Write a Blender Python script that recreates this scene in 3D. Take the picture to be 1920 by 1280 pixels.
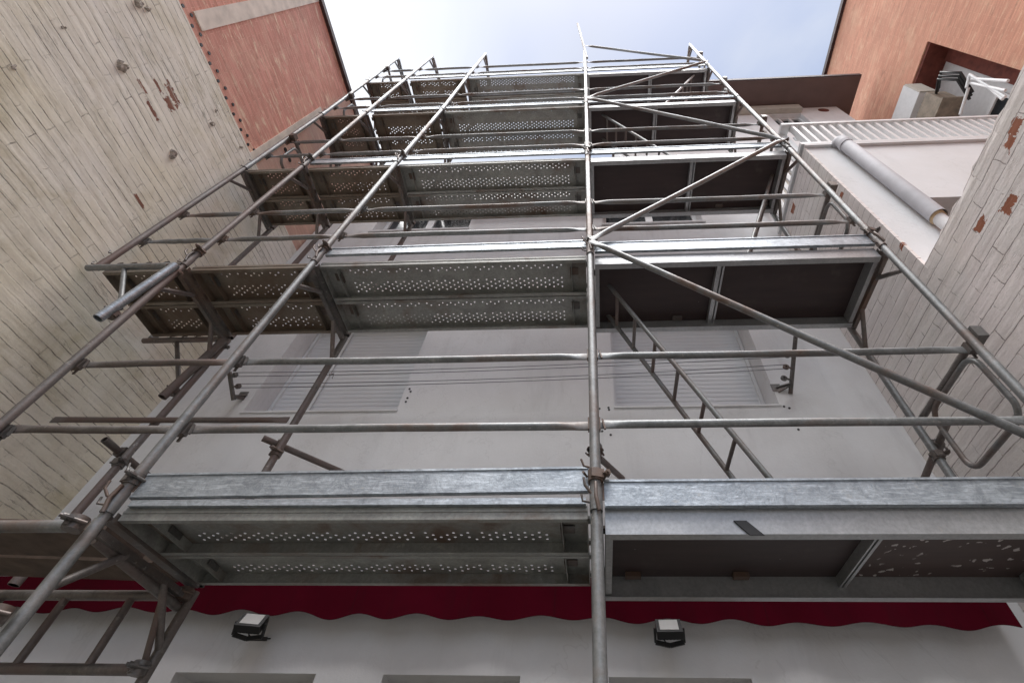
import bpy, math, random
from mathutils import Vector, Matrix
import numpy as np
random.seed(7)
for o in list(bpy.data.objects): bpy.data.objects.remove(o)
SC = bpy.context.scene
COL = SC.collection
R = math.radians
# ------------------------------------------------------------------ camera
EL, YAW, ROLL, F, OX, OY = 0.88109, -0.06791, 0.031376, 890.71, 111.43, -29.12
_f = np.array([math.sin(YAW)*math.cos(EL), math.cos(YAW)*math.cos(EL), math.sin(EL)])
_r0 = np.array([math.cos(YAW), -math.sin(YAW), 0.0]); _u0 = np.cross(_r0, _f)
_r = _r0*math.cos(ROLL)+_u0*math.sin(ROLL); _u = -_r0*math.sin(ROLL)+_u0*math.cos(ROLL)
cam = bpy.data.cameras.new('camera'); co = bpy.data.objects.new('camera', cam); COL.objects.link(co)
co.matrix_world = Matrix(((_r[0], _u[0], -_f[0], 0), (_r[1], _u[1], -_f[1], 0), (_r[2], _u[2], -_f[2], 0), (0, 0, 0, 1)))
cam.sensor_width = 36; cam.lens = 36*F/1920; cam.shift_x = -OX/1920; cam.shift_y = OY/1920
cam.clip_start = 0.05; cam.clip_end = 3000
SC.camera = co
# ------------------------------------------------------------------ light
SC.view_settings.view_transform = 'Standard'; SC.view_settings.look = 'None'
SC.view_settings.gamma = 1; SC.view_settings.exposure = 1.18
SUN_EL, SUN_AZ = R(76), R(-176)      # azimuth measured from +Y towards +X
w = bpy.data.worlds.new('World'); SC.world = w; w.use_nodes = True
nt = w.node_tree; nt.nodes.clear()
def nd(nt, t, **k):
    n = nt.nodes.new(t)
    for a, b in k.items():
        if a.startswith('i_'):
            key = a[2:]; key = int(key) if key.isdigit() else key.replace('_', ' ')
            if isinstance(b, bpy.types.NodeSocket): nt.links.new(b, n.inputs[key])
            else: n.inputs[key].default_value = b
        else: setattr(n, a, b)
    return n
def ramp(nt, fac, stops, interp='LINEAR'):
    n = nt.nodes.new('ShaderNodeValToRGB'); n.color_ramp.interpolation = interp
    e = n.color_ramp.elements
    while len(e) < len(stops): e.new(0.5)
    for i, (p, c) in enumerate(stops):
        e[i].position = p; e[i].color = (c, c, c, 1) if isinstance(c, (int, float)) else (*c, 1)
    nt.links.new(fac, n.inputs[0]); return n.outputs[0]
def mix(nt, fac, a, b, mode='MIX'):
    n = nt.nodes.new('ShaderNodeMix'); n.data_type = 'RGBA'; n.blend_type = mode
    for s, v in ((n.inputs[0], fac), (n.inputs[6], a), (n.inputs[7], b)):
        if isinstance(v, bpy.types.NodeSocket): nt.links.new(v, s)
        elif isinstance(v, tuple): s.default_value = (*v, 1)
        else: s.default_value = v
    return n.outputs[2]
def mth(nt, op, a, b=0.0, c=0.0, clamp=False):
    n = nt.nodes.new('ShaderNodeMath'); n.operation = op; n.use_clamp = clamp
    for s, v in zip(n.inputs, (a, b, c)):
        if isinstance(v, bpy.types.NodeSocket): nt.links.new(v, s)
        else: s.default_value = v
    return n.outputs[0]
sky = nd(nt, 'ShaderNodeTexSky', sky_type='NISHITA', sun_disc=False, sun_elevation=SUN_EL, sun_rotation=SUN_AZ, air_density=1.2, dust_density=1.5)
geo = nd(nt, 'ShaderNodeTexCoord')
mp = nd(nt, 'ShaderNodeMapping', i_Vector=geo.outputs['Generated']); mp.inputs['Scale'].default_value = (1.0, 1.0, 1.6)
cl = nd(nt, 'ShaderNodeTexNoise', i_Vector=mp.outputs[0], i_Scale=1.7, i_Detail=6.0, i_Roughness=0.5, i_Distortion=0.5)
sep = nd(nt, 'ShaderNodeSeparateXYZ', i_0=geo.outputs['Generated'])
# thin cloud, thickest to the left (towards the sun) and thinning to blue on the right
left = mth(nt, 'MULTIPLY_ADD', sep.outputs[0], -0.95, 0.26)
cf = mth(nt, 'ADD', mth(nt, 'MULTIPLY', mth(nt, 'SUBTRACT', cl.outputs[0], 0.5), 2.2), left)
cfac = ramp(nt, cf, [(0.0, 0.32), (0.40, 0.82), (0.7, 1.0)])
glow = mth(nt, 'MULTIPLY_ADD', sep.outputs[0], -1.5, -.02, clamp=True)
clc = mix(nt, glow, (4.5, 4.75, 5.35), (8.2, 8.3, 8.6))
skc = mix(nt, cfac, sky.outputs[0], clc)
bg = nd(nt, 'ShaderNodeBackground', i_Color=skc, i_Strength=0.078)
out = nd(nt, 'ShaderNodeOutputWorld', i_Surface=bg.outputs[0])
sl = bpy.data.lights.new('sun', 'SUN'); sl.energy = 2.6; sl.angle = R(48); sl.color = (1, 0.975, 0.955)
so = bpy.data.objects.new('sun', sl); COL.objects.link(so)
sd = Vector((math.sin(SUN_AZ)*math.cos(SUN_EL), math.cos(SUN_AZ)*math.cos(SUN_EL), math.sin(SUN_EL)))
so.rotation_euler = sd.to_track_quat('Z', 'Y').to_euler(); so.location = (0, 0, 30)
# ------------------------------------------------------------------ helpers
def AT(px, py, ax, v):
    """the point where the sight line through photo pixel (px,py) meets the plane axis=v"""
    d = _f+_r*(px-960-OX)/F+_u*(640+OY-py)/F
    return Vector(d*(v/d[ax]))
class MB:
    def __init__(s): s.v = []; s.f = []; s.sm = []; s.mk = []
    def mark(s): s.mk.append((len(s.v), len(s.f))); return s
    def add(s, vs, fs, sm=False):
        n = len(s.v); s.v += [tuple(p) for p in vs]; s.f += [tuple(i+n for i in q) for q in fs]; s.sm += [sm]*len(fs); return s
    def box(s, x0, y0, z0, x1, y1, z1):
        return s.add([(x0, y0, z0), (x1, y0, z0), (x1, y1, z0), (x0, y1, z0), (x0, y0, z1), (x1, y0, z1), (x1, y1, z1), (x0, y1, z1)],
                     [(0, 3, 2, 1), (4, 5, 6, 7), (0, 1, 5, 4), (1, 2, 6, 5), (2, 3, 7, 6), (3, 0, 4, 7)])
    def bar(s, a, b, w, h, up=(0, 0, 1)):
        a = Vector(a); b = Vector(b); t = (b-a).normalized(); up = Vector(up)
        if abs(t.dot(up)) > 0.98: up = Vector((0, 1, 0))
        x = t.cross(up).normalized(); y = x.cross(t)
        vs = []
        for p in (a, b):
            for i, j in ((-1, -1), (1, -1), (1, 1), (-1, 1)): vs.append(p+x*(i*w/2)+y*(j*h/2))
        return s.add(vs, [(3, 2, 1, 0), (4, 5, 6, 7), (0, 1, 5, 4), (1, 2, 6, 5), (2, 3, 7, 6), (3, 0, 4, 7)])
    def path(s, pts, rad, n=12, caps=True, flat=None, hollow=False):
        """tube along pts; rad a number or list; flat = list of squash factors (tube pressed flat at its ends)"""
        pts = [Vector(p) for p in pts]; m = len(pts)
        if not isinstance(rad, (list, tuple)): rad = [rad]*m
        if flat is None: flat = [(1, 1)]*m
        tang = []
        for i in range(m):
            t = (pts[min(i+1, m-1)]-pts[max(i-1, 0)]).normalized(); tang.append(t)
        u = Vector((0, 1, 0)) if abs(tang[0].y) < 0.9 else Vector((1, 0, 0))
        vs = []
        for i in range(m):
            t = tang[i]; u = (u-t*u.dot(t)).normalized(); x = t.cross(u)
            for k in range(n):
                a = 2*math.pi*k/n
                vs.append(pts[i]+u*(math.cos(a)*rad[i]*flat[i][0])+x*(math.sin(a)*rad[i]*flat[i][1]))
        fs = [(i*n+k, i*n+(k+1) % n, (i+1)*n+(k+1) % n, (i+1)*n+k) for i in range(m-1) for k in range(n)]
        s.add(vs, fs, True)
        if caps and not hollow:
            s.add(vs[:n], [tuple(range(n))[::-1]]); s.add(vs[-n:], [tuple(range(n))])
        if hollow:      # a visible bore at each open end
            for e, t in ((0, 1), (m-1, -1)):
                c = pts[e]; ring = vs[e*n:(e+1)*n]
                inn = [c+(Vector(p)-c)*0.84 for p in ring]; deep = [p+tang[e]*(t*0.12) for p in inn]
                s.add(ring+inn+deep, [(k, (k+1) % n, n+(k+1) % n, n+k) for k in range(n)]+[(n+k, n+(k+1) % n, 2*n+(k+1) % n, 2*n+k) for k in range(n)])
                s.add(deep, [tuple(range(n))])
        return s
    def cyl(s, a, b, r, n=12, **k): return s.path([a, b], r, n, **k)
    def build(s, name, mat, parent=None, loc=None):
        if s.mk:      # every marked piece becomes a mesh of its own
            mk = s.mk+[(len(s.v), len(s.f))]; o = None
            for (v0, f0), (v1, f1) in zip(mk, mk[1:]):
                q = MB(); q.v = s.v[v0:v1]; q.f = [tuple(i-v0 for i in t) for t in s.f[f0:f1]]; q.sm = s.sm[f0:f1]
                if q.v: o = q.build(name, mat, parent, loc)
            return o
        me = bpy.data.meshes.new(name)
        off = Vector(parent.matrix_world_loc) if parent is not None and hasattr(parent, 'matrix_world_loc') else (LOC.get(parent.name, Vector()) if parent is not None else Vector(loc or (0, 0, 0)))
        me.from_pydata([tuple(Vector(p)-off) for p in s.v], [], s.f)
        me.polygons.foreach_set('use_smooth', s.sm); me.materials.append(mat); me.update()
        o = bpy.data.objects.new(name, me); COL.objects.link(o)
        if parent is not None: o.parent = parent; LOC[o.name] = off
        else: o.location = off; LOC[o.name] = off
        return o
LOC = {}
USED = {}
def tag(o, label=None, cat=None, group=None, kind=None):
    if label:
        if label in USED: print('DUPLICATE LABEL', label)
        USED[label] = 1; o['label'] = label
    if cat: o['category'] = cat
    if group: o['group'] = group
    if kind: o['kind'] = kind
    return o
def thing(name, loc, label, cat, group=None):
    o = bpy.data.objects.new(name, None); COL.objects.link(o); o.location = loc; o.empty_display_size = 0.1
    LOC[o.name] = Vector(loc); return tag(o, label, cat, group)
def copy_tree(o, loc, rot=None, label=None, group=None, parent=None):
    c = o.copy(); COL.objects.link(c)
    if parent is None:
        c.location = loc
        if rot: c.rotation_euler = rot
        if label: c['label'] = label
        if group: c['group'] = group
    else: c.parent = parent
    for ch in o.children: copy_tree(ch, None, parent=c)
    return c
# ------------------------------------------------------------------ materials
def newmat(name):
    m = bpy.data.materials.new(name); m.use_nodes = True; nt = m.node_tree
    return m, nt, nt.nodes['Principled BSDF']
def put(nt, b, key, v):
    s = b.inputs[key]
    if isinstance(v, bpy.types.NodeSocket): nt.links.new(v, s)
    elif isinstance(v, tuple): s.default_value = (*v, 1)
    else: s.default_value = v
def noise(nt, vec, sc, det=4, rough=.55, dist=0.0):
    return nd(nt, 'ShaderNodeTexNoise', i_Vector=vec, i_Scale=sc, i_Detail=float(det), i_Roughness=rough, i_Distortion=dist).outputs[0]
def bump(nt, b, h, st, dist=0.01, prev=None):
    n = nd(nt, 'ShaderNodeBump', i_Height=h, i_Strength=st, i_Distance=dist)
    if prev: nt.links.new(prev, n.inputs['Normal'])
    nt.links.new(n.outputs[0], b.inputs['Normal']); return n.outputs[0]
def wpos(nt): return nd(nt, 'ShaderNodeNewGeometry').outputs['Position']
def scaled(nt, vec, s):
    m = nd(nt, 'ShaderNodeMapping', i_Vector=vec); m.inputs['Scale'].default_value = s; return m.outputs[0]

def galv(name, base, dark, metal=.75, rough=(.3, .55), rust=0.0, rustcol=(.13, .075, .05), streak=1.0):
    m, nt, b = newmat(name)
    tc = nd(nt, 'ShaderNodeTexCoord').outputs['Object']; oi = nd(nt, 'ShaderNodeObjectInfo').outputs['Random']
    off = nd(nt, 'ShaderNodeVectorMath', operation='ADD'); nt.links.new(tc, off.inputs[0])
    cb = nd(nt, 'ShaderNodeCombineXYZ', i_0=mth(nt, 'MULTIPLY', oi, 37.0), i_1=mth(nt, 'MULTIPLY', oi, 91.0), i_2=mth(nt, 'MULTIPLY', oi, 53.0)).outputs[0]
    nt.links.new(cb, off.inputs[1]); v = off.outputs[0]
    n1 = noise(nt, v, 5.5, 6, .65, .8); n2 = noise(nt, v, 60, 4, .7); n3 = noise(nt, v, 1.6, 3)
    c = mix(nt, ramp(nt, n1, [(.32, 0.0), (.66, 1.0)]), dark, base)
    c = mix(nt, ramp(nt, n2, [(.35, .35), (.62, 0.0)]), c, tuple(x*.45 for x in dark))
    c = mix(nt, mth(nt, 'MULTIPLY', ramp(nt, oi, [(0, 0.0), (1, 1.0)]), .35), c, tuple(x*.7 for x in dark))
    spl = mth(nt, 'MULTIPLY', ramp(nt, noise(nt, v, 34, 3, .6), [(.64, 0.0), (.68, 1.0)]), ramp(nt, noise(nt, v, 2.3, 3), [(.45, 0.0), (.62, .6)]))
    c = mix(nt, spl, c, (.48, .46, .42))
    if streak > 1.5:      # rub marks and zinc bloom along the length
        sc_ = noise(nt, scaled(nt, v, (2.5, 9, 26)), 3.0, 6, .75, 1.2); bl = noise(nt, v, 9, 6, .75, 2.0)
        c = mix(nt, mth(nt, 'MULTIPLY', ramp(nt, sc_, [(.5, 0.0), (.62, 1.0)]), .45), c, tuple(min(1, x*1.5) for x in base))
        c = mix(nt, mth(nt, 'MULTIPLY', ramp(nt, bl, [(.53, 0.0), (.6, 1.0)]), .45), c, tuple(x*.6 for x in dark))
    mt = metal
    if rust > 0:
        rf = ramp(nt, mth(nt, 'ADD', mth(nt, 'MULTIPLY', n3, .6), mth(nt, 'MULTIPLY', n1, .4)), [(.56-.22*rust, 0.0), (.66-.1*rust, .9)])
        c = mix(nt, rf, c, rustcol); mt = mth(nt, 'MULTIPLY_ADD', rf, -metal*.8, metal)
    put(nt, b, 'Base Color', c); put(nt, b, 'Metallic', mt)
    put(nt, b, 'Roughness', mth(nt, 'MULTIPLY_ADD', n1, rough[1]-rough[0], rough[0]))
    bump(nt, b, n2, .18*streak, .004)
    return m
M = {}
M['tube'] = galv('galvanised_tube', (.38, .395, .40), (.19, .195, .195), .5, (.36, .58), .3)
M['oldtube'] = galv('weathered_tube', (.30, .285, .275), (.14, .125, .115), .5, (.4, .65), .6, (.15, .1, .085))
M['bright'] = galv('new_galvanised_steel', (.50, .54, .57), (.34, .375, .41), .7, (.34, .55), 0, streak=2)
M['board'] = galv('toe_board_steel', (.50, .545, .585), (.31, .345, .38), .6, (.32, .55), 0, streak=2.2)
M['plank'] = galv('steel_plank', (.47, .48, .45), (.28, .28, .265), .4, (.42, .62), .2)
M['oldplank'] = galv('weathered_steel_plank', (.40, .37, .31), (.23, .20, .16), .3, (.45, .7), .8, (.14, .095, .065))
M['frame'] = galv('frame_fitting', (.27, .265, .26), (.12, .115, .11), .6, (.35, .6), .5)
M['alu'] = galv('aluminium', (.56, .57, .58), (.42, .43, .44), .6, (.32, .5), 0, streak=.8)
def simple(name, col, rough=.7, metal=0.0, var=.25, sc=12, bst=.1):
    m, nt, b = newmat(name); tc = nd(nt, 'ShaderNodeTexCoord').outputs['Object']
    n = noise(nt, tc, sc, 5); c = mix(nt, ramp(nt, n, [(.3, 0.0), (.7, 1.0)]), tuple(x*(1-var) for x in col), tuple(min(1, x*(1+var*.6)) for x in col))
    put(nt, b, 'Base Color', c); put(nt, b, 'Roughness', rough); put(nt, b, 'Metallic', metal); bump(nt, b, n, bst, .01); return m
M['black'] = simple('black_plastic', (.012, .012, .013), .45)
M['lamp_glass'] = simple('floodlight_glass', (.55, .55, .53), .15, 0, .08)
M['dark_glass'] = simple('window_glass', (.03, .035, .04), .08, 0, .3, 3)
M['white_paint'] = simple('white_painted_metal', (.72, .73, .74), .45, 0, .06, 8, .03)
M['white_plastic'] = simple('white_plastic', (.66, .67, .68), .4, 0, .08)
M['beige'] = simple('beige_render', (.46, .43, .38), .8, 0, .1)
M['brownsoffit'] = simple('brown_soffit', (.125, .082, .075), .6, 0, .12, 4)
M['darkred'] = simple('dark_red_render', (.16, .045, .032), .9, 0, .35, 9)
M['wire'] = simple('wire', (.10, .10, .11), .5, .4)
M['pipe'] = simple('grey_drain_pipe', (.42, .42, .45), .7, 0, .15, 5)
M['rustpipe'] = simple('pipe_break', (.50, .36, .22), .8, 0, .5, 14)
M['redpaint'] = simple('red_painted_steel', (.30, .03, .03), .5, 0, .3)
M['gutter'] = simple('dark_roof_trim', (.06, .035, .035), .6)
M['ac'] = simple('dusty_beige_metal', (.24, .20, .155), .6, 0, .35, 10)
M['concrete_band'] = simple('concrete_band', (.74, .66, .57), .85, 0, .2, 7, .3)
M['ground'] = simple('paving', (.10, .10, .095), .9, 0, .3, 2, .3)
M['wood'] = simple('old_timber', (.12, .085, .065), .85, 0, .4, 9, .3)
M['lump'] = simple('old_mortar', (.46, .41, .36), .95, 0, .6, 22, .6)
M['tape'] = simple('red_cloth', (.42, .05, .05), .8, 0, .3)

def painted_brick(name, base, tint, course, length, seed, chips, jdark=(.23, .20, .165), jw=.0042, chipc=(.23, .095, .06), stain=.5, crack=.5, yel=.6, head=.6, jlo=.03):
    """old painted brick wall on a plane x = const: bed joints run along Y"""
    m, nt, b = newmat(name); P = wpos(nt)
    sp = nd(nt, 'ShaderNodeSeparateXYZ', i_0=P)
    v0 = nd(nt, 'ShaderNodeCombineXYZ', i_0=mth(nt, 'ADD', mth(nt, 'ADD', sp.outputs[1], sp.outputs[0]), seed), i_1=mth(nt, 'ADD', sp.outputs[2], 20.0), i_2=0.0).outputs[0]
    wob = nd(nt, 'ShaderNodeTexNoise', i_Vector=v0, i_Scale=1.3, i_Detail=3.0)
    wob2 = nd(nt, 'ShaderNodeTexNoise', i_Vector=v0, i_Scale=14.0, i_Detail=3.0)
    def vm(op, a, bb):
        n = nd(nt, 'ShaderNodeVectorMath', operation=op)
        for s, x in zip(n.inputs, (a, bb)):
            if isinstance(x, bpy.types.NodeSocket): nt.links.new(x, s)
            else: s.default_value = x
        return n.outputs[0]
    w1 = vm('MULTIPLY', vm('SUBTRACT', wob.outputs[1], (.5, .5, .5)), (.07, .05, 0))
    w2 = vm('MULTIPLY', vm('SUBTRACT', wob2.outputs[1], (.5, .5, .5)), (.03, .014, 0))
    v = vm('ADD', vm('ADD', v0, w1), w2)
    br = nd(nt, 'ShaderNodeTexBrick', i_Vector=v, i_Scale=1.0, offset=.47, i_Mortar_Size=jw, i_Mortar_Smooth=.35, i_Bias=0.0, i_Brick_Width=length, i_Row_Height=course)
    br.inputs['Color1'].default_value = (0, 0, 0, 1); br.inputs['Color2'].default_value = (1, 1, 1, 1)
    bed = nd(nt, 'ShaderNodeTexBrick', i_Vector=v, i_Scale=1.0, offset=.47, i_Mortar_Size=jw, i_Mortar_Smooth=.35, i_Bias=0.0, i_Brick_Width=400.0, i_Row_Height=course).outputs['Fac']
    hd = mth(nt, 'MULTIPLY', mth(nt, 'SUBTRACT', br.outputs['Fac'], bed, clamp=True), ramp(nt, noise(nt, v0, 5.5, 3, .6), [(.48, 0.0), (.56, head)]))
    mort = mth(nt, 'MAXIMUM', bed, hd)
    big = noise(nt, v0, .9, 5, .6, .5); mid = noise(nt, v0, 4.5, 5, .6); fine = noise(nt, v0, 45, 5, .7)
    # joints open in places and filled with paint in others
    jm = mth(nt, 'MULTIPLY', mort, ramp(nt, noise(nt, v0, 3.4, 5, .75, .3), [(.40, jlo), (.60, 1.0)]))
    # bed joint cracks run long and uneven; courses stand proud of each other by differing amounts
    crk = noise(nt, scaled(nt, v, (1.1, 11.0, 1)), 1.0, 5, .6)
    cm = mth(nt, 'MULTIPLY', ramp(nt, mth(nt, 'ABSOLUTE', mth(nt, 'SUBTRACT', crk, .5)), [(0.0, 1.0), (.007, 0.0)]), ramp(nt, noise(nt, v0, 1.7, 4), [(.5, 0.0), (.62, crack)]))
    jm = mth(nt, 'MAXIMUM', jm, cm)
    crs = noise(nt, scaled(nt, v, (1.6, 13.0, 1)), 1.0, 2, .5)
    low = ramp(nt, mth(nt, 'MULTIPLY_ADD', sp.outputs[2], -.12, .62), [(0.0, 0.0), (1.0, 1.0)])
    c = mix(nt, ramp(nt, mth(nt, 'ADD', big, mth(nt, 'MULTIPLY', low, yel)), [(.40, 0.0), (.85, 1.0)]), base, tint)
    c = mix(nt, mth(nt, 'MULTIPLY', br.outputs['Color'], .11), c, tuple(x*.72 for x in base))
    c = mix(nt, mth(nt, 'MULTIPLY', ramp(nt, crs, [(.42, 0.0), (.62, 1.0)]), .12), c, tuple(x*.66 for x in tint))
    c = mix(nt, mth(nt, 'MULTIPLY', ramp(nt, mid, [(.52, 0.0), (.75, 1.0)]), stain), c, tuple(x*.62 for x in tint))
    c = mix(nt, ramp(nt, fine, [(.25, .25), (.5, 0.0)]), c, tuple(x*.5 for x in base))
    c = mix(nt, mth(nt, 'MULTIPLY', ramp(nt, noise(nt, v0, 1.5, 6, .7, .6), [(.5, 0.0), (.68, 1.0)]), yel), c, (.50, .44, .28))
    c = mix(nt, jm, c, jdark)
    # flaked patches where the red brick shows
    ch = None
    edge = mth(nt, 'MULTIPLY', mth(nt, 'SUBTRACT', noise(nt, v0, 17, 5, .75), .5), 3.2)
    for (y, z, ry, rz) in chips:
        d1 = mth(nt, 'DIVIDE', mth(nt, 'SUBTRACT', sp.outputs[1], y), ry); d2 = mth(nt, 'DIVIDE', mth(nt, 'SUBTRACT', sp.outputs[2], z), rz)
        d = mth(nt, 'MAXIMUM', mth(nt, 'ABSOLUTE', d1), mth(nt, 'ABSOLUTE', d2))
        k = mth(nt, 'LESS_THAN', mth(nt, 'ADD', d, edge), 1.0)
        ch = k if ch is None else mth(nt, 'MAXIMUM', ch, k)
    if ch is not None:
        ch = mth(nt, 'MULTIPLY', ch, mth(nt, 'SUBTRACT', 1.0, mth(nt, 'MULTIPLY', mort, .8), clamp=True))
        c = mix(nt, ch, c, mix(nt, mid, tuple(x*.7 for x in chipc), tuple(x*1.3 for x in chipc)))
    put(nt, b, 'Base Color', c); put(nt, b, 'Roughness', .82)
    h = mth(nt, 'ADD', mth(nt, 'MULTIPLY', jm, -1.0), mth(nt, 'MULTIPLY', mid, .5)); h = mth(nt, 'ADD', h, mth(nt, 'MULTIPLY', fine, .22)); h = mth(nt, 'ADD', h, mth(nt, 'MULTIPLY', ramp(nt, crs, [(.40, 0.0), (.60, 1.0)]), .22)); h = mth(nt, 'ADD', h, mth(nt, 'MULTIPLY', br.outputs['Color'], .16))
    if ch is not None: h = mth(nt, 'SUBTRACT', h, mth(nt, 'MULTIPLY', ch, .6))
    bump(nt, b, h, .7, .012)
    return m
def red_brick(name, c1, c2, pale, course, length, seed, palef=.5, orange=False):
    m, nt, b = newmat(name); P = wpos(nt); sp = nd(nt, 'ShaderNodeSeparateXYZ', i_0=P)
    v0 = nd(nt, 'ShaderNodeCombineXYZ', i_0=mth(nt, 'ADD', sp.outputs[1], seed), i_1=mth(nt, 'ADD', sp.outputs[2], 20.0), i_2=0.0).outputs[0]
    br = nd(nt, 'ShaderNodeTexBrick', i_Vector=v0, i_Scale=1.0, offset=.5, i_Mortar_Size=.004, i_Mortar_Smooth=.4, i_Bias=0.0, i_Brick_Width=length, i_Row_Height=course)
    br.inputs['Color1'].default_value = (0, 0, 0, 1); br.inputs['Color2'].default_value = (1, 1, 1, 1)
    st = noise(nt, scaled(nt, v0, (2.2, 20.0, 1)), 1.0, 5, .7); big = noise(nt, v0, .8, 4); mid = noise(nt, scaled(nt, v0, (1.6, 8.0, 1)), 1.6, 5, .75, .3)
    c = mix(nt, br.outputs['Color'], c1, c2)
    c = mix(nt, mth(nt, 'MULTIPLY', ramp(nt, st, [(.42, 0.0), (.62, 1.0)]), .8), c, tuple(x*.82 for x in c2))
    c = mix(nt, mth(nt, 'MULTIPLY', ramp(nt, mid, [(.56, 0.0), (.62, 1.0)]), palef), c, pale)
    c = mix(nt, mth(nt, 'MULTIPLY', ramp(nt, noise(nt, scaled(nt, v0, (2.0, 7.0, 1)), 1.3, 5, .7, .6), [(.57, 0.0), (.66, 1.0)]), .55), c, tuple(x*.5 for x in c2))
    c = mix(nt, mth(nt, 'MULTIPLY', ramp(nt, big, [(.38, 0.0), (.68, 1.0)]), .45), c, tuple(x*.58 for x in c1))
    c = mix(nt, mth(nt, 'MULTIPLY', ramp(nt, noise(nt, v0, 2.1, 5, .65), [(.5, 0.0), (.72, 1.0)]), .35), c, pale)
    c = mix(nt, mth(nt, 'MULTIPLY', br.outputs['Fac'], .18), c, pale)
    if not orange:      # the brick beyond the pale strip is weathered to a dusty tan
        c = mix(nt, mth(nt, 'MULTIPLY', ramp(nt, mth(nt, 'SUBTRACT', sp.outputs[1], 1.45), [(.38, 0.0), (.5, 1.0)]), .55), c, (.62, .48, .40))
    put(nt, b, 'Base Color', c); put(nt, b, 'Roughness', .9)
    bump(nt, b, mth(nt, 'SUBTRACT', st, br.outputs['Fac']), .4, .008); return m
def chip(px, py, x, ry, rz):
    p = AT(px, py, 0, x); return (p.y, p.z, ry*.48, rz*.48)
XL, XR, YF, YT = -3.92, 2.43, 3.10, 1.97       # left wall, right wall, facade, terrace front
lch = [chip(295, 160, XL, .16, .035), chip(324, 178, XL, .22, .07), chip(286, 208, XL, .18, .035), chip(318, 196, XL, .12, .07), chip(260, 375, XL, .12, .03), chip(268, 165, XL, .12, .03)]
rch = [chip(1905, 235, XR, .10, .07), chip(1892, 268, XR, .08, .06), chip(1893, 382, XR, .12, .07), chip(1838, 422, XR, .10, .06), chip(1578, 365, XR, .05, .06), chip(1690, 462, XR, .05, .05), chip(1487, 392, XR, .12, .10), chip(1518, 322, XR, .05, .05)]
M['lwall'] = painted_brick('old_white_painted_brick', (.85, .815, .755), (.81, .75, .585), .078, .40, 3.0, lch, stain=.45)
M['rwall'] = painted_brick('pinkish_painted_brick', (.82, .75, .74), (.80, .79, .76), .105, .27, 11.0, rch, chipc=(.30, .10, .05), stain=.25, jdark=(.33, .28, .27), crack=.25, yel=.12, head=.95, jlo=.45)
M['redbrick'] = red_brick('faded_red_brick', (.80, .39, .31), (.62, .28, .21), (.86, .66, .48), .055, .24, 5.0, .95)
M['orange'] = red_brick('orange_brick', (.70, .35, .24), (.60, .28, .19), (.76, .53, .36), .055, .24, 9.0, .6, True)
def plaster(name, col, tint, stain=.3, sc=1.0):
    m, nt, b = newmat(name); P = wpos(nt)
    a = noise(nt, P, .9*sc, 6, .65); c_ = noise(nt, scaled(nt, P, (3.0, 3.0, .6)), 1.6, 5, .65); f = noise(nt, P, 50, 4, .7)
    c = mix(nt, ramp(nt, a, [(.35, 0.0), (.65, 1.0)]), col, tint)
    c = mix(nt, mth(nt, 'MULTIPLY', ramp(nt, c_, [(.55, 0.0), (.8, 1.0)]), stain), c, tuple(x*.72 for x in tint))
    sp = nd(nt, 'ShaderNodeSeparateXYZ', i_0=P); dr = noise(nt, scaled(nt, P, (9.0, 1.0, .55)), 1.0, 5, .65)
    for zt_, ln in ((5.92, .5), (8.28, .7)):
        k = mth(nt, 'DIVIDE', mth(nt, 'SUBTRACT', zt_, sp.outputs[2]), ln)
        inn = mth(nt, 'MULTIPLY', mth(nt, 'GREATER_THAN', k, 0.0), mth(nt, 'SUBTRACT', 1.0, k, clamp=True))
        c = mix(nt, mth(nt, 'MULTIPLY', mth(nt, 'MULTIPLY', inn, ramp(nt, dr, [(.5, 0.0), (.70, 1.0)])), .30), c, (.25, .23, .21))
    hair = ramp(nt, mth(nt, 'ABSOLUTE', mth(nt, 'SUBTRACT', noise(nt, P, .8, 6, .6, .5), .5)), [(0.0, 1.0), (.0010, 0.0)])
    c = mix(nt, mth(nt, 'MULTIPLY', hair, .12), c, (.2, .19, .18))
    c = mix(nt, mth(nt, 'MULTIPLY', ramp(nt, noise(nt, P, 2.2, 2, .4, .8), [(.62, 0.0), (.635, 1.0)]), .10), c, (.8, .8, .8))
    put(nt, b, 'Base Color', c); put(nt, b, 'Roughness', .85)
    bump(nt, b, mth(nt, 'ADD', f, mth(nt, 'MULTIPLY', c_, 2.0)), .25, .006); return m
M['facade'] = plaster('white_render', (.76, .765, .78), (.66, .655, .66), .5)
M['housewall'] = plaster('terrace_house_render', (.72, .73, .75), (.66, .66, .66), .3)
def slatmat():
    m, nt, b = newmat('shutter_slats'); P = wpos(nt); sp = nd(nt, 'ShaderNodeSeparateXYZ', i_0=P)
    fr = mth(nt, 'FRACT', mth(nt, 'DIVIDE', sp.outputs[2], .052))
    put(nt, b, 'Base Color', mix(nt, noise(nt, P, 2.5, 4), (.68, .69, .71), (.75, .76, .77))); put(nt, b, 'Roughness', .5); return m
M['shutter'] = slatmat()
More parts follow.
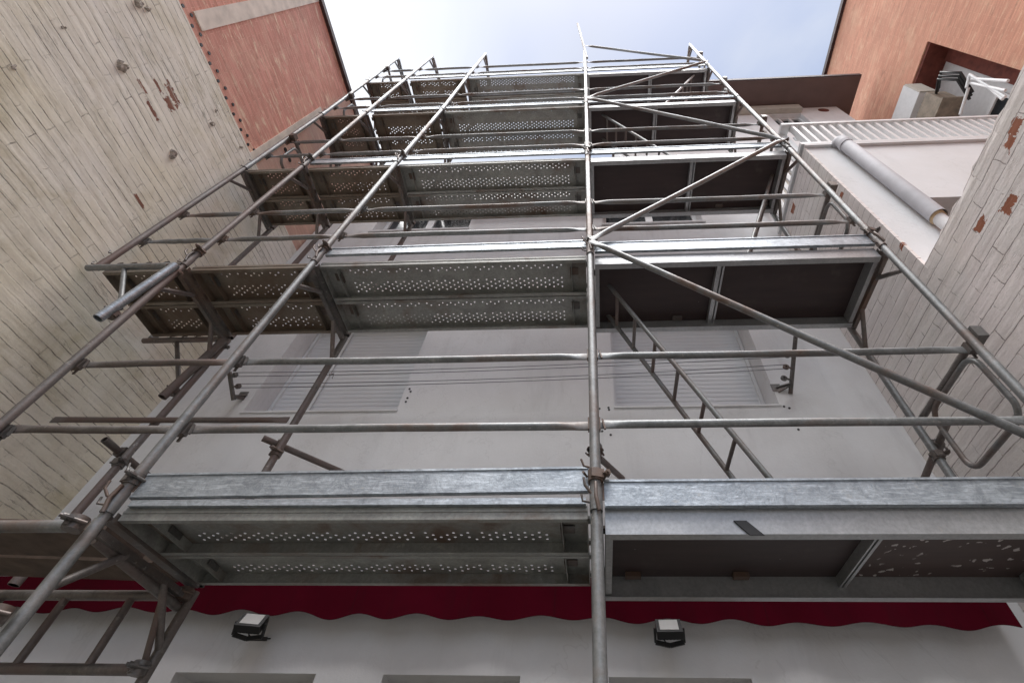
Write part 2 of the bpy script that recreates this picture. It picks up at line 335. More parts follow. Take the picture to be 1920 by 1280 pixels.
def ply(name, splat):
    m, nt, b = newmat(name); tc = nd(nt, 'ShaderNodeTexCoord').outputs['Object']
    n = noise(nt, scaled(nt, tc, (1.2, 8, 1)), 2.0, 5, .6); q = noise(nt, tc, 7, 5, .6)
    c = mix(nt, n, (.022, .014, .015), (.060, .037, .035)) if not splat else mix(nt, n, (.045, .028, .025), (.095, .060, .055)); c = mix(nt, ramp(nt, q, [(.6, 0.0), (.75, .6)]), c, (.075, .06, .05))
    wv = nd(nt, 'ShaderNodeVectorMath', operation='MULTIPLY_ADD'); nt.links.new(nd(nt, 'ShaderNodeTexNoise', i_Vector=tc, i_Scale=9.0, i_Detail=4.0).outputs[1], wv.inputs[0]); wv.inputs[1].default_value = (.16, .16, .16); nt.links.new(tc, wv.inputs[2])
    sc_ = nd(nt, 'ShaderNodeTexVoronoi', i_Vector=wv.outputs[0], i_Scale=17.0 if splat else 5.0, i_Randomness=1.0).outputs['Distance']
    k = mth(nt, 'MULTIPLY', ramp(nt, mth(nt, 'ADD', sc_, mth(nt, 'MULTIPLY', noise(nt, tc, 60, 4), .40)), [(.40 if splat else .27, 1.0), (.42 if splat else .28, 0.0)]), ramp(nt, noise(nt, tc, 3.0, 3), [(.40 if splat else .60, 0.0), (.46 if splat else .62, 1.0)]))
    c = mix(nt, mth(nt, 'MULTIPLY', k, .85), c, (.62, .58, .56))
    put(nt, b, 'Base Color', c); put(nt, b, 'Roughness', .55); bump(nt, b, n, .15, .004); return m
M['ply'] = ply('dark_plywood', False); M['plysplat'] = ply('splattered_plywood', True)
def cloth():
    m, nt, b = newmat('crimson_awning_cloth'); P = wpos(nt); n = noise(nt, P, 6, 4); f = noise(nt, P, 120, 2)
    sx = nd(nt, 'ShaderNodeSeparateXYZ', i_0=P).outputs[0]; seam = ramp(nt, mth(nt, 'FRACT', mth(nt, 'DIVIDE', mth(nt, 'ADD', sx, 20.31), 1.18)), [(0.0, 1.0), (.010, 0.0)])
    dirt = noise(nt, scaled(nt, P, (6, 1, 1.2)), 1.5, 5, .7)
    put(nt, b, 'Base Color', mix(nt, mth(nt, 'MAXIMUM', mth(nt, 'MULTIPLY', seam, .7), ramp(nt, dirt, [(.5, 0.0), (.75, .45)])), mix(nt, n, (.060, .0008, .007), (.090, .0015, .011)), (.035, .006, .009))); put(nt, b, 'Roughness', 1.0); put(nt, b, 'Specular IOR Level', .12); bump(nt, b, f, .2, .002); return m
M['awning'] = cloth()
# ------------------------------------------------------------------ setting
L = [None]+[1.01+2*k for k in range(6)]      # deck levels above the camera
GZ = -1.55
g = MB().add([(-400, -400, GZ), (400, -400, GZ), (400, 400, GZ), (-400, 400, GZ)], [(0, 1, 2, 3)]).build('ground', M['ground']); tag(g, kind='structure')

def wall_y(mb, y0, y1, x0, x1, z0, z1, holes):
    """solid wall facing -Y between x0..x1, z0..z1 with rectangular openings (xa,xb,za,zb)"""
    xs = sorted({x0, x1, *[h[0] for h in holes], *[h[1] for h in holes]}); zs = sorted({z0, z1, *[h[2] for h in holes], *[h[3] for h in holes]})
    for i in range(len(xs)-1):
        for j in range(len(zs)-1):
            cx = (xs[i]+xs[i+1])/2; cz = (zs[j]+zs[j+1])/2
            if any(a < cx < b and c < cz < d for a, b, c, d in holes): continue
            mb.add([(xs[i], y0, zs[j]), (xs[i+1], y0, zs[j]), (xs[i+1], y0, zs[j+1]), (xs[i], y0, zs[j+1])], [(0, 1, 2, 3)])
    mb.add([(x0, y1, z0), (x1, y1, z0), (x1, y1, z1), (x0, y1, z1)], [(3, 2, 1, 0)])
    mb.add([(x0, y0, z1), (x1, y0, z1), (x1, y1, z1), (x0, y1, z1)], [(0, 1, 2, 3)])
    mb.add([(x0, y0, z0), (x0, y1, z0), (x0, y1, z1), (x0, y0, z1)], [(3, 2, 1, 0)]); mb.add([(x1, y0, z0), (x1, y1, z0), (x1, y1, z1), (x1, y0, z1)], [(0, 1, 2, 3)])
    for a, b, c, d in holes:
        mb.add([(a, y0, c), (a, y1, c), (a, y1, d), (a, y0, d)], [(0, 1, 2, 3)]); mb.add([(b, y0, c), (b, y1, c), (b, y1, d), (b, y0, d)], [(3, 2, 1, 0)])
        mb.add([(a, y0, d), (b, y0, d), (b, y1, d), (a, y1, d)], [(3, 2, 1, 0)]); mb.add([(a, y0, c), (b, y0, c), (b, y1, c), (a, y1, c)], [(0, 1, 2, 3)])
    return mb
# --- the main house behind the scaffold
house = thing('apartment_building', (0, YF, GZ), 'white rendered building behind the scaffold with roller shutters and a brown eave', 'building')
W1, W2 = (-3.08, -1.70), (.18, 1.55)
holes = [(*W1, 2.68, 4.05), (*W2, 2.68, 4.05), (*W1, 5.94, 7.0), (*W2, 5.94, 7.0),
         (-2.38, -1.57, GZ+.0, .78), (-1.19, -.43, GZ+.0, .78), (.05, .81, GZ+.0, .78)]
wall_y(MB(), YF, YF+.34, XL, XR+.2, GZ, 8.3, holes).build('wall', M['facade'], house)
wall_y(MB(), YF+.004, YF+.34, .6, 5.35, 8.304, 11.0, [(3.80, 4.47, 9.80, 10.62)]).build('upper_wall', M['facade'], house)
wall_y(MB(), YF+.004, YF+.34, XR+.204, 5.35, 5.46, 8.30, [(2.75, 4.3, 5.5, 7.7)]).build('terrace_wall', M['facade'], house)
MB().box(.6, YF+.36, 8.31, 5.33, YF+5, 10.98).build('rear_wall', M['facade'], house)
e = MB(); e.box(.55, 2.52, 11.0, 5.68, YF+5.2, 11.03); e.build('eave_soffit', M['brownsoffit'], house)
MB().box(.55, 2.50, 11.03, 5.70, YF+5.2, 11.14).build('roof', M['gutter'], house)
MB().box(XL, YF-.03, 8.3, .59, YF+.36, 8.38).build('parapet_coping', M['facade'], house)
for i, ((a, b), z, top) in enumerate(((W1, 2.68, 4.05), (W2, 2.68, 4.05))):
    s = MB(); n = int((top-z)/.052)
    for k in range(n):
        z0 = z+.012+k*.052; y = YF+.26
        prof = [(y+.002, z0), (y-.001, z0+.010), (y-.002, z0+.026), (y-.001, z0+.044), (y+.003, z0+.049), (y+.004, z0+.052)]
        vs = [(a+.01, py, pz) for py, pz in prof]+[(b-.01, py, pz) for py, pz in prof]; m_ = len(prof)
        s.add(vs, [(j, j+m_, j+1+m_, j+1) for j in range(m_-1)])
    wnd = MB().box(a+.002, YF+.275, z, b-.002, YF+.30, top-.002).build('roller_shutter', M['shutter'], house)
    s.build('shutter_curtain', M['shutter'], wnd)
    gr = MB().mark(); gr.box(a+.004, YF+.235, z, a+.035, YF+.274, top-.002); gr.mark(); gr.box(b-.035, YF+.235, z, b-.004, YF+.274, top-.002); gr.build('guide_rail', M['white_paint'], wnd)
    MB().box(a-.01, YF-.012, z-.022, b+.01, YF-.003, z-.004).build('window_sill', M['facade'], wnd)
MB().cyl((-2.68, YF+.235, 2.7), (-2.68, YF+.235, 4.0), .011, 8).build('shutter_pull_rod', M['white_paint'], house)
for (a, b) in (W1, W2):
    f_ = MB(); z, top = 5.94, 7.0; y = YF+.16; t = .06
    f_.box(a+.002, y, z, a+t, y+.06, top-.002); f_.box(b-t, y, z, b-.002, y+.06, top-.002); f_.box(a+t, y, z+.002, b-t, y+.06, z+t); f_.box(a+t, y, top-t, b-t, y+.06, top-.002)
    mid = (a+b)/2; f_.box(mid-.05, y, z+t, mid+.05, y+.06, top-t)
    wn = f_.build('window', M['white_paint'], house)
    MB().box(a+t, y+.03, z+t, b-t, y+.036, top-t).build('pane', M['dark_glass'], wn)
    MB().box(a-.02, YF-.03, z-.04, b+.02, YF-.003, z-.003).build('window_sill', M['facade'], wn)
# ribbed white box between the two upper windows
bx = MB(); bx.box(-1.72, YF-.14, 6.34, .30, YF-.003, 6.9)
for k in range(4): bx.box(-1.72, YF-.155, 6.36+k*.05, .30, YF-.141, 6.39+k*.05)
bx.build('ribbed_cladding', M['white_paint'], house)
# deep shadowed recesses with doors at street level
for i, (a, b) in enumerate(((-2.38, -1.57), (-1.19, -.43), (.05, .81))):
    d = MB().box(a+.003, YF+.20, GZ, b-.003, YF+.24, .777).build('door', M['beige'], house)
    MB().box(b-.14, YF+.17, -.55, b-.11, YF+.199, -.40).build('handle', M['alu'], d)
# attic window with grid and its beige box
f_ = MB(); a, b, z, top, y = 3.80, 4.47, 9.80, 10.62, YF+.09
for t in range(4): xx = a+(b-a-.04)*t/3; f_.box(xx, y, z, xx+.04, y+.05, top)
for t in range(3): zz = z+(top-z-.04)*t/2; f_.box(a+.04, y+.005, zz, b-.04, y+.045, zz+.04)
aw_ = f_.build('window', M['white_paint'], house); MB().box(a, y+.052, z, b, y+.06, top).build('pane', M['dark_glass'], aw_)
MB().box(2.95, YF-.10, 10.66, 4.50, YF, 10.92).build('shutter_box', M['beige'], house)
MB().cyl((5.0, YF-.002, 10.78), (5.0, YF+.03, 10.78), .11, 20).build('vent_hole', M['darkred'], house)
# terrace door glass
MB().box(2.76, YF+.12, 5.5, 4.29, YF+.16, 7.7).build('terrace_door', M['beige'], house)
# small marks on the render: drill holes and a conduit stub
hb = MB()
for q in ((768, 729), (770, 734), (764, 746), (761, 753), (1124, 766), (1141, 764), (1142, 768), (1129, 808), (1145, 815), (1480, 765), (1497, 805), (1470, 762)):
    p = AT(*q, 1, YF); hb.mark(); hb.cyl((p.x, YF-.004, p.z), (p.x, YF+.01, p.z), .010, 8)
hb.build('drill_hole', M['black'], house)
# --- left party wall
lw = thing('brick_wall', (XL, 0, GZ), 'tall old white painted brick wall on the left with open joints and flaked patches', 'brick wall')
w_ = MB().box(XL-.3, -9, GZ, XL, YF+.3, 5.46).build('wall', M['lwall'], lw)
lump = MB(); rr = random.Random(3)
for (px, py, s_) in ((226, 122, .10), (322, 292, .10), (268, 12, .12), (398, 232, .07), (28, 125, .05), (452, 276, .05), (405, 208, .04), (118, 50, .04)):
    c = AT(px, py, 0, XL); n = 10; s_ *= .72
    lump.mark()
    for q in range(3):
        cc = c+Vector((0, rr.uniform(-.4, .4)*s_, rr.uniform(-.6, .6)*s_)); vs = []; rx = s_*rr.uniform(.3, .55)
        ring = [cc+Vector((-.01, math.cos(2*math.pi*k/n)*rx*rr.uniform(.7, 1.4), math.sin(2*math.pi*k/n)*rx*rr.uniform(.7, 1.5))) for k in range(n)]
        top = [p+(cc-p)*.45+Vector((s_*rr.uniform(.25, .5), 0, 0)) for p in ring]
        lump.add(ring+top, [(k, (k+1) % n, n+(k+1) % n, n+k) for k in range(n)]+[tuple(range(n, 2*n))])
lump.build('mortar_lump', M['lump'], lw)
# --- red brick building on top of the left wall
rb = thing('brick_building', (XL, 0, 5.47), 'faded red brick gable above the white painted wall at top left', 'building')
MB().box(XL-6, -9, 5.475, XL-.03, 3.6, 8.42).build('wall', M['redbrick'], rb)
MB().box(XL-6, -9.1, 8.42, XL+.02, 3.7, 8.50).build('roof_trim', M['gutter'], rb)
MB().box(XL-.04, .43, 5.62, XL-.015, .60, 8.41).build('pale_band', M['concrete_band'], rb)
MB().box(XL-.04, 1.80, 5.48, XL-.015, 1.93, 7.4).build('pale_band', M['concrete_band'], rb)
hh = MB()
for k in range(26):
    t = k/25; y = -.3+2.1*t; hh.mark(); hh.cyl((XL-.045, y, 5.52+.06*(k % 2)), (XL-.022, y, 5.52+.06*(k % 2)), .018, 8)
for q in ((535, 281), (543, 300), (560, 268)):
    p = AT(*q, 0, XL-.03); hh.mark(); hh.cyl((XL-.045, p.y, p.z), (XL-.024, p.y, p.z), .03, 8)
hh.build('brick_hole', M['black'], rb)
# --- right party wall
rw = thing('brick_wall', (XR, 0, GZ), 'pinkish white painted brick wall on the right, stepping up beside the terrace', 'brick wall')
def rough_top(mb, x0, x1, ya, yb, z0, z1, face, seed, j=.012):
    """wall slab along Y whose top edge is slightly broken; face = the x that faces the court"""
    rr = random.Random(seed); n = int((yb-ya)/.045); ys = [ya+(yb-ya)*i/n for i in range(n+1)]; zz = [z1+rr.uniform(-j, j)*(1 if rr.random() < .8 else 2.2) for _ in ys]
    xe = [face+(.5*rr.uniform(0, j) if face == x0 else -.5*rr.uniform(0, j)) for _ in ys]; ot = x1 if face == x0 else x0
    for i in range(n):
        a, b = ys[i], ys[i+1]
        mb.add([(face, a, z0), (face, b, z0), (face, b, z1-.05), (face, a, z1-.05), (xe[i], a, zz[i]), (xe[i+1], b, zz[i+1]), (ot, b, z1), (ot, a, z1), (ot, a, z0), (ot, b, z0)],
               [(0, 1, 2, 3), (3, 2, 5, 4), (4, 5, 6, 7), (7, 6, 9, 8)] if face == x1 else [(3, 2, 1, 0), (4, 5, 2, 3), (7, 6, 5, 4), (8, 9, 6, 7)])
    mb.add([(face, yb, z0), (ot, yb, z0), (ot, yb, z1), (face, yb, z1-.05)], [(0, 1, 2, 3)]); mb.add([(face, ya, z0), (ot, ya, z0), (ot, ya, z1), (face, ya, z1-.05)], [(3, 2, 1, 0)])
    return mb
w_ = MB(); rough_top(w_, XR, XR+.18, -9, YT, GZ, 3.01, XR, 5); w_.box(XR, YT+.001, GZ, XR+.03, YF-.002, 5.46); w_.build('wall', M['rwall'], rw)
# --- neighbouring house with roof terrace
th = thing('terrace_house', (4, YT, GZ), 'white rendered house front on the right under a slatted terrace railing', 'house')
wall_y(MB(), YT+.006, YF-.003, XR+.033, 9.0, GZ, 5.455, [(3.02, 3.9, 2.6, 4.12)]).build('wall', M['housewall'], th)
wd = MB(); wd.box(3.025, YT+.22, 2.6, 3.895, YT+.26, 4.115); wd = wd.build('window', M['white_paint'], th); MB().box(3.09, YT+.20, 2.66, 3.83, YT+.219, 4.05).build('pane', M['dark_glass'], wd)
MB().box(XR+.01, YT-.03, 5.462, 8.9, YF-.01, 5.50).build('terrace_floor', M['facade'], th)
rl = thing('terrace_railing', (XR, YT, 5.5), 'white slatted railing round the roof terrace at upper right', 'railing')
s = MB(); z0, z1 = 5.56, 6.20
for k in range(38):
    x = XR+.09+k*.112
    if x > 6.6: break
    s.mark(); s.box(x, YT-.02, z0, x+.036, YT+.05, z1)
s.build('slat', M['white_paint'], rl)
s = MB()
for k in range(9):
    y = YT+.09+k*.118; s.mark(); s.box(XR-.005, y, z0, XR+.06, y+.022, z1)
s.build('slat', M['white_paint'], rl)
t_ = MB(); t_.box(XR-.02, YT-.035, z1, 6.7, YT+.065, z1+.05); t_.box(XR-.02, YT+.066, z1, XR+.08, YF-.02, z1+.05); t_.build('top_rail', M['white_paint'], rl)
t_ = MB(); t_.box(XR-.02, YT-.03, 5.505, 6.7, YT+.06, z0); t_.box(XR-.02, YT+.061, 5.505, XR+.07, YF-.02, z0); t_.build('bottom_rail', M['white_paint'], rl)
t_ = MB(); t_.box(XR+.07, YT+.055, 5.9, 6.6, YT+.07, 5.99); t_.build('mid_rail', M['white_paint'], rl)
dp = thing('drain_pipe', (2.82, YT, 3.7), 'thick grey drain pipe with a broken lower end on the white house front', 'drain pipe')
pa = Vector((2.80, YT-.075, 5.42)); pb = Vector((2.83, YT-.075, 3.60))
MB().path([pa+Vector((0, .06, .06)), pa+Vector((0, .02, .03)), pa, pb], .068, 20, hollow=False, caps=False).build('pipe', M['pipe'], dp)
MB().path([pb+Vector((0, 0, .10)), pb+Vector((0, .012, -.01)), pb+Vector((0, .01, -.02))], [.060, .060, .05], 18).build('broken_rim', M['rustpipe'], dp)
MB().path([pb+Vector((0, .01, .0)), pb+Vector((.0, .012, -.9))], .050, 18).build('lower_pipe', M['facade'], dp)
cl_ = MB()
for z in (5.30,): cl_.path([(2.80, YT-.075, z-.03), (2.80, YT-.075, z+.03)], .074, 20)
cl_.build('pipe_collar', M['pipe'], dp)
# --- orange building
ob = thing('brick_building', (6, 0, GZ), 'orange brick building with a recessed window, rising behind the terrace at upper right', 'building')
OX_ = 6.0
def wall_x(x0, x1, y0, y1, z0, z1, holes):
    mb = MB(); tmp = MB(); wall_y(tmp, 0, x1-x0, -y1, -y0, z0, z1, [(-b, -a, c, d) for a, b, c, d in holes])
    mb.add([(x0+p[1], -p[0], p[2]) for p in tmp.v], tmp.f); return mb
oy0, oy1, oz0, oz1 = 1.72, 3.25, 6.6, 9.75
wall_x(OX_, OX_+.45, -8, 7, GZ, 13.3, [(oy0, oy1, oz0, oz1)]).build('wall', M['orange'], ob)
MB().box(OX_+.46, -8, 13.2, OX_+9, 7, 13.3).build('roof', M['gutter'], ob)
MB().box(OX_-.07, -8, 13.3, OX_+9, 7.1, 13.42).build('roof_trim', M['gutter'], ob)
MB().box(OX_+.42, oy0+.005, oz0+.005, OX_+.445, oy1-.005, oz1-.005).build('recess_back_wall', M['white_plastic'], ob)
MB().box(OX_+.36, oy0+.006, oz0+.1, OX_+.419, oy0+.30, oz1-.10).build('recess_lining', M['darkred'], ob)
MB().box(OX_+.02, oy0+.006, oz1-.07, OX_+.419, oy1-.006, oz1-.006).build('recess_lintel', M['darkred'], ob)
wn = MB(); x_ = OX_+.36
for a, b, c, d in ((2.15, 2.2, 6.7, 8.15), (3.0, 3.05, 6.7, 8.15), (2.2, 3.0, 6.7, 6.76), (2.2, 3.0, 8.09, 8.15)): wn.box(x_, a, c, x_+.07, b, d)
wn = wn.build('window', M['white_paint'], ob); MB().box(x_+.03, 2.2, 6.76, x_+.04, 3.0, 8.09).build('pane', M['dark_glass'], wn)
ac = thing('air_conditioner', tuple(AT(1765, 205, 0, 5.9)), 'dusty beige air conditioner unit in the recess of the orange building', 'air conditioner')
c = AT(1763, 205, 0, 5.85)
MB().box(c.x-.2, c.y-.22, c.z-.26, c.x+.10, c.y+.30, c.z+.22).build('casing', M['ac'], ac)
MB().box(c.x-.24, c.y-.26, c.z-.30, c.x+.14, c.y+.34, c.z-.262).build('bracket', M['ac'], ac)
hz = MB()
for k in range(3): hz.mark(); hz.path([c+Vector((-.1, -.3+.05*k, .1)), c+Vector((-.2, -.55+.05*k, .05)), c+Vector((-.1, -.6+.05*k, -.25)), c+Vector((.1, -.35+.05*k, -.42))], .022, 8)
hz.build('hose', M['black'], ac)
bxx = thing('meter_box', tuple(AT(1715, 205, 0, 5.9)), 'plain white box fixed beside the air conditioner on the orange building', 'box')
c = AT(1722, 195, 0, 5.9); MB().box(c.x-.2, c.y-.24, c.z-.22, c.x+.098, c.y+.34, c.z+.30).build('casing', M['white_plastic'], bxx)
MB().box(c.x-.19, c.y-.265, c.z-.21, c.x+.09, c.y-.242, c.z+.29).build('lid', M['beige'], bxx)
dr = thing('drying_rack', tuple(AT(1850, 150, 0, 5.9)), 'white folding drying rack outside the recessed window at upper right', 'drying rack')
rk = MB()
for (a, b) in (((1818, 140), (1885, 182)), ((1815, 155), (1885, 170)), ((1822, 148), (1890, 152)), ((1818, 140), (1812, 165)), ((1840, 152), (1880, 186)), ((1816, 165), (1800, 215))):
    rk.cyl(AT(*a, 0, 5.80), AT(*b, 0, 5.75), .022, 8)
rk.build('frame', M['white_paint'], dr)
# ------------------------------------------------------------------ awning
aw = thing('awning', (-.8, 2.95, .97), 'crimson awning with a scalloped valance along the foot of the building', 'awning')
ya, xa0, xa1, zt, zb = 2.95, -3.88, 2.25, 1.23, 1.02
v = MB(); n = 430; top = []; bot = []
for i in range(n+1):
    x = xa0+(xa1-xa0)*i/n; ph = (x+1.37)/.352
    zz = zb+.012-.012*(x+1)-(.026+.005*math.sin(x*3.1))*(math.cos(2*math.pi*(ph+.5))*.5+.5)+.003*math.sin(x*2.3+1); rip = .014*math.sin(x*7.3)+.006*math.sin(x*19)
    top.append((x, ya+rip*.3, zt)); bot.append((x, ya+rip+.004, zz))
vs = top+bot; v.add(vs, [(i, i+1, n+1+i+1, n+1+i) for i in range(n)], True)
v.add([(p[0], p[1]+.004, p[2]) for p in vs], [(n+1+i, n+1+i+1, i+1, i) for i in range(n)], True); v.build('valance', M['awning'], aw)
MB().add([(xa0, ya+.006, zt), (xa1, ya+.006, zt), (xa1, YF-.02, 1.26), (xa0, YF-.02, 1.26), (xa0, ya+.006, zt+.004), (xa1, ya+.006, zt+.004), (xa1, YF-.02, 1.264), (xa0, YF-.02, 1.264)],
         [(0, 1, 2, 3), (7, 6, 5, 4), (0, 4, 5, 1), (1, 5, 6, 2), (3, 2, 6, 7), (0, 3, 7, 4)]).build('canopy', M['awning'], aw)
MB().cyl((xa0, ya+.035, zt-.01), (xa1, ya+.035, zt-.01), .022, 10).build('front_bar', M['white_paint'], aw)
# ------------------------------------------------------------------ floodlights
def flood(px, py, rz, label):
    c = AT(px, py, 1, 2.90); t = thing('floodlight', tuple(c), label, 'floodlight', 'floodlights under the awning')
    rot = (Matrix.Rotation(rz, 3, 'Z') @ Matrix.Rotation(R(-38), 3, 'X'))*.80
    def bx(*a):
        m_ = MB().box(*a); m_.v = [tuple(rot @ Vector(p)+c) for p in m_.v]; return m_
    bx(-.085, -.02, -.065, .085, .034, .065).build('housing', M['black'], t)
    bx(-.062, -.0225, -.045, .062, -.0202, .055).build('glass', M['lamp_glass'], t)
    fins = MB()
    for k in range(7):
        fins.mark(); q = MB().box(-.07+k*.023, .034, -.05, -.060+k*.023, .046, .05); fins.add([tuple(rot @ Vector(p)+c) for p in q.v], q.f)
    fins.build('cooling_fin', M['black'], t)
    br = MB(); pts = [rot @ Vector(p)+c for p in ((-.095, .0, .0), (-.095, .075, -.03), (0, .09, -.04), (.095, .075, -.03), (.095, 0, 0))]
    for a, b in zip(pts, pts[1:]): br.bar(a, b, .012, .022)
    br.bar(pts[2], Vector((c.x, YF-.002, c.z-.02)), .02, .02); br.build('bracket', M['black'], t)
    MB().path([c+Vector((-.03, .05, -.02)), c+Vector((-.02, .06, -.045)), c+Vector((.00, .08, -.055)), c+Vector((.02, .12, -.045)), c+Vector((.03, .19, -.02))], .004, 6).build('cable', M['black'], t)
flood(472, 1166, R(14), 'black floodlight tilted sideways under the awning, left of the scaffold post')
flood(1254, 1177, R(-2), 'black floodlight hanging level under the awning, right of the central post')
# ------------------------------------------------------------------ clothes line
cln = thing('clothes_line', (-.7, 2.9, 2.9), 'four parallel clothes line wires between two pulley brackets across the shutters', 'clothes line')
def cbr(side):
    if side > 0:
        base = AT(1482, 738, 1, YF); tip = AT(1493, 617, 1, 2.74); root = AT(1455, 727, 1, YF); pul = [AT(1476, 665, 1, 2.84), AT(1474, 687, 1, 2.90), AT(1470, 708, 1, 2.96)]
    else:
        base = AT(438, 750, 1, YF-.05); tip = AT(430, 697, 1, 2.86); root = AT(462, 741, 1, YF); pul = [AT(440, 702, 1, 2.86), AT(446, 723, 1, 2.93)]
    b = MB(); b.bar(base, tip, .03, .02); q = base+(tip-base)*.15
    b.bar(root, q, .03, .012); b.bar(root+Vector((0, 0, -.04)), q, .012, .03)
    b.box(min(root.x, base.x)-.04, YF-.006, root.z-.04, min(root.x, base.x)+.04, YF-.001, root.z+.04)
    ob_ = b.build('bracket', M['frame'], cln)
    for p in pul:
        w_ = MB(); w_.path([p+Vector((0, -.004, -.0)), p+Vector((0, .014, 0))], .026, 14); w_.cyl(p+Vector((0, -.02, 0)), p+Vector((0, .03, 0)), .008, 8); w_.bar(p, base+(tip-base)*max(0, min(1, (p-base).dot(tip-base)/(tip-base).length_squared)), .012, .012)
        w_.build('pulley', M['frame'], ob_)
    return pul
pr_, pl_ = cbr(1), cbr(-1)
wr = MB()
for i in range(2):
    for dz in (-.024, .024):
        a = pl_[i]+Vector((0, 0, dz)); b = pr_[i]+Vector((0, 0, dz)); pts = []
        for k in range(17): t = k/16; p = a+(b-a)*t; p.z -= .05*4*t*(1-t)*(1 if dz > 0 else .8); pts.append(p)
        wr.mark(); wr.path(pts, .0030, 5)
wr.build('wire', M['wire'], cln)
p = AT(620, 700, 1, 2.9); MB().path([p+Vector((-.02, 0, .01)), p+Vector((.0, 0, -.02)), p+Vector((.03, 0, .0)), p+Vector((.04, 0, -.06))], .004, 6).build('clip', M['frame'], cln)
# ------------------------------------------------------------------ scaffold
D0, D1 = 1.807, 2.527
LV = {0: 'base', 1: 'lowest', 2: 'second', 3: 'third', 4: 'fourth', 5: 'topmost'}
PN = {'A': 'leftmost post line', 'B': 'second post line from left', 'C': 'third post line from left', 'D': 'central post line', 'E': 'rightmost post line'}
BN = {'AB': 'narrowest bay', 'BC': 'second narrowest bay', 'CD': 'bay left of central post', 'DE': 'bay right of central post'}
# x of the outer posts at each level, they kink a little at every joint
PX = {'A': [-3.76, -3.76, -3.775, -3.74, -3.75, -3.80, -3.88], 'B': [-3.02, -3.02, -3.085, -3.095, -3.12, -3.14, -3.16],
      'C': [-2.05, -2.075, -2.07, -2.06, -2.03, -2.055, -2.06], 'D': [.005, .002, -.003, -.01, -.015, -.02, -.035], 'E': [2.07, 2.07, 2.08, 2.075, 2.05, 2.06, 2.085]}
PI = {'A': -3.78, 'B': -3.09, 'C': -2.075, 'D': .012, 'E': 2.07}
def px(n, z):
    t = max(0, min(5.999, (z-L[1])/2+1)); i = int(t); return PX[n][i]+(PX[n][i+1]-PX[n][i])*(t-i)
def pin(n, z): return PI[n] if n != 'A' else PI[n]+(px(n, z)+3.76)*.8
TR = .02415
def frame(n, k):
    """H frame standing from level k up to its top transom at level k+1"""
    z0 = L[k] if k else L[1]-2; z1 = z0+2
    xo0, xo1, xi0, xi1 = px(n, z0), px(n, z1), pin(n, z0), pin(n, z1)
    mat = M['oldtube'] if (n in 'AB' and k < 3) else M['tube']
    t = thing('scaffold_frame', (xo0, D0, z0), f'galvanised frame of the {PN[n]}, ' + (f'standing above the {LV[k]} deck' if k else 'below the lowest deck'), 'scaffold frame', 'scaffold frames')
    o0, o1, i0, i1 = Vector((xo0, D0, z0)), Vector((xo1, D0, z1)), Vector((xi0, D1, z0)), Vector((xi1, D1, z1))
    u = (o1-o0)/2; ui = (i1-i0)/2
    s = MB(); s.path([o0+u*.0, o0+u*1.97], TR, 16); s.path([o0-u*.0+Vector((0, 0, .0)), o0+u*.10], TR+.003, 16); s.path([o1-u*.06, o1+u*.02], TR-.004, 14)
    so_ = s.build('outer_standard', mat, t)
    s = MB(); s.path([i0, i0+ui*1.97], TR, 16); s.path([i0, i0+ui*.10], TR+.003, 16); s.build('inner_standard', M['oldtube'] if n in 'ABC' else M['tube'], t)
    # top transom: U channel with slots
    a = o1+Vector((0, TR, -.02)); b = i1+Vector((0, -TR, -.02)); s = MB()
    s.bar(a, b, .048, .005); s.bar(a+Vector((-.024, 0, .018)), b+Vector((-.024, 0, .018)), .004, .036); s.bar(a+Vector((.024, 0, .018)), b+Vector((.024, 0, .018)), .004, .036)
    s.bar(a+Vector((0, 0, -.05)), b+Vector((0, 0, -.05)), .03, .03)
    s.build('top_transom', M['frame'] if n != 'D' else M['tube'], t)
    g1 = MB().path([o1-u*.30, o1-u*.30+Vector((0, .03, .03)), o1+Vector((0, .22, -.075))], .017, 10); g1.build('gusset_brace', M['oldtube'], t)
    g2 = MB().path([i1-ui*.30, i1-ui*.30+Vector((0, -.03, .03)), i1+Vector((0, -.22, -.075))], .017, 10); g2.build('gusset_brace', M['oldtube'], t)
    for hz_ in (.47, .965):
        w_ = MB(); c = o0+u*(hz_)+Vector((0, TR+.008, 0)); w_.box(c.x-.03, c.y-.012, c.z-.035, c.x+.03, c.y+.018, c.z+.035)
        w_.bar(c+Vector((.0, .02, .055)), c+Vector((0, .022, -.06)), .014, .007); w_.bar(c+Vector((.04, 0, .03)), c+Vector((.052, 0, -.03)), .008, .012)
        w_.build('wedge_bracket', M['frame'], t)
    w_ = MB(); w_.mark(); c = o0+Vector((0, 0, .20)); w_.path([c+Vector((-.026, -.01, 0)), c+Vector((-.05, -.02, .0)), c+Vector((-.062, -.02, .035))], .005, 6)
    w_.mark(); c = o0+Vector((0, 0, .035)); w_.path([c+Vector((-.026, -.01, 0)), c+Vector((-.055, -.02, .0)), c+Vector((-.060, -.02, .03))], .005, 6); w_.build('locking_pin', M['frame'], t)
    return t
for n in 'CDE':
    for k in range(0, 6): frame(n, k)
for k in range(1, 6): frame('B', k)
for k in range(2, 6): frame('A', k)
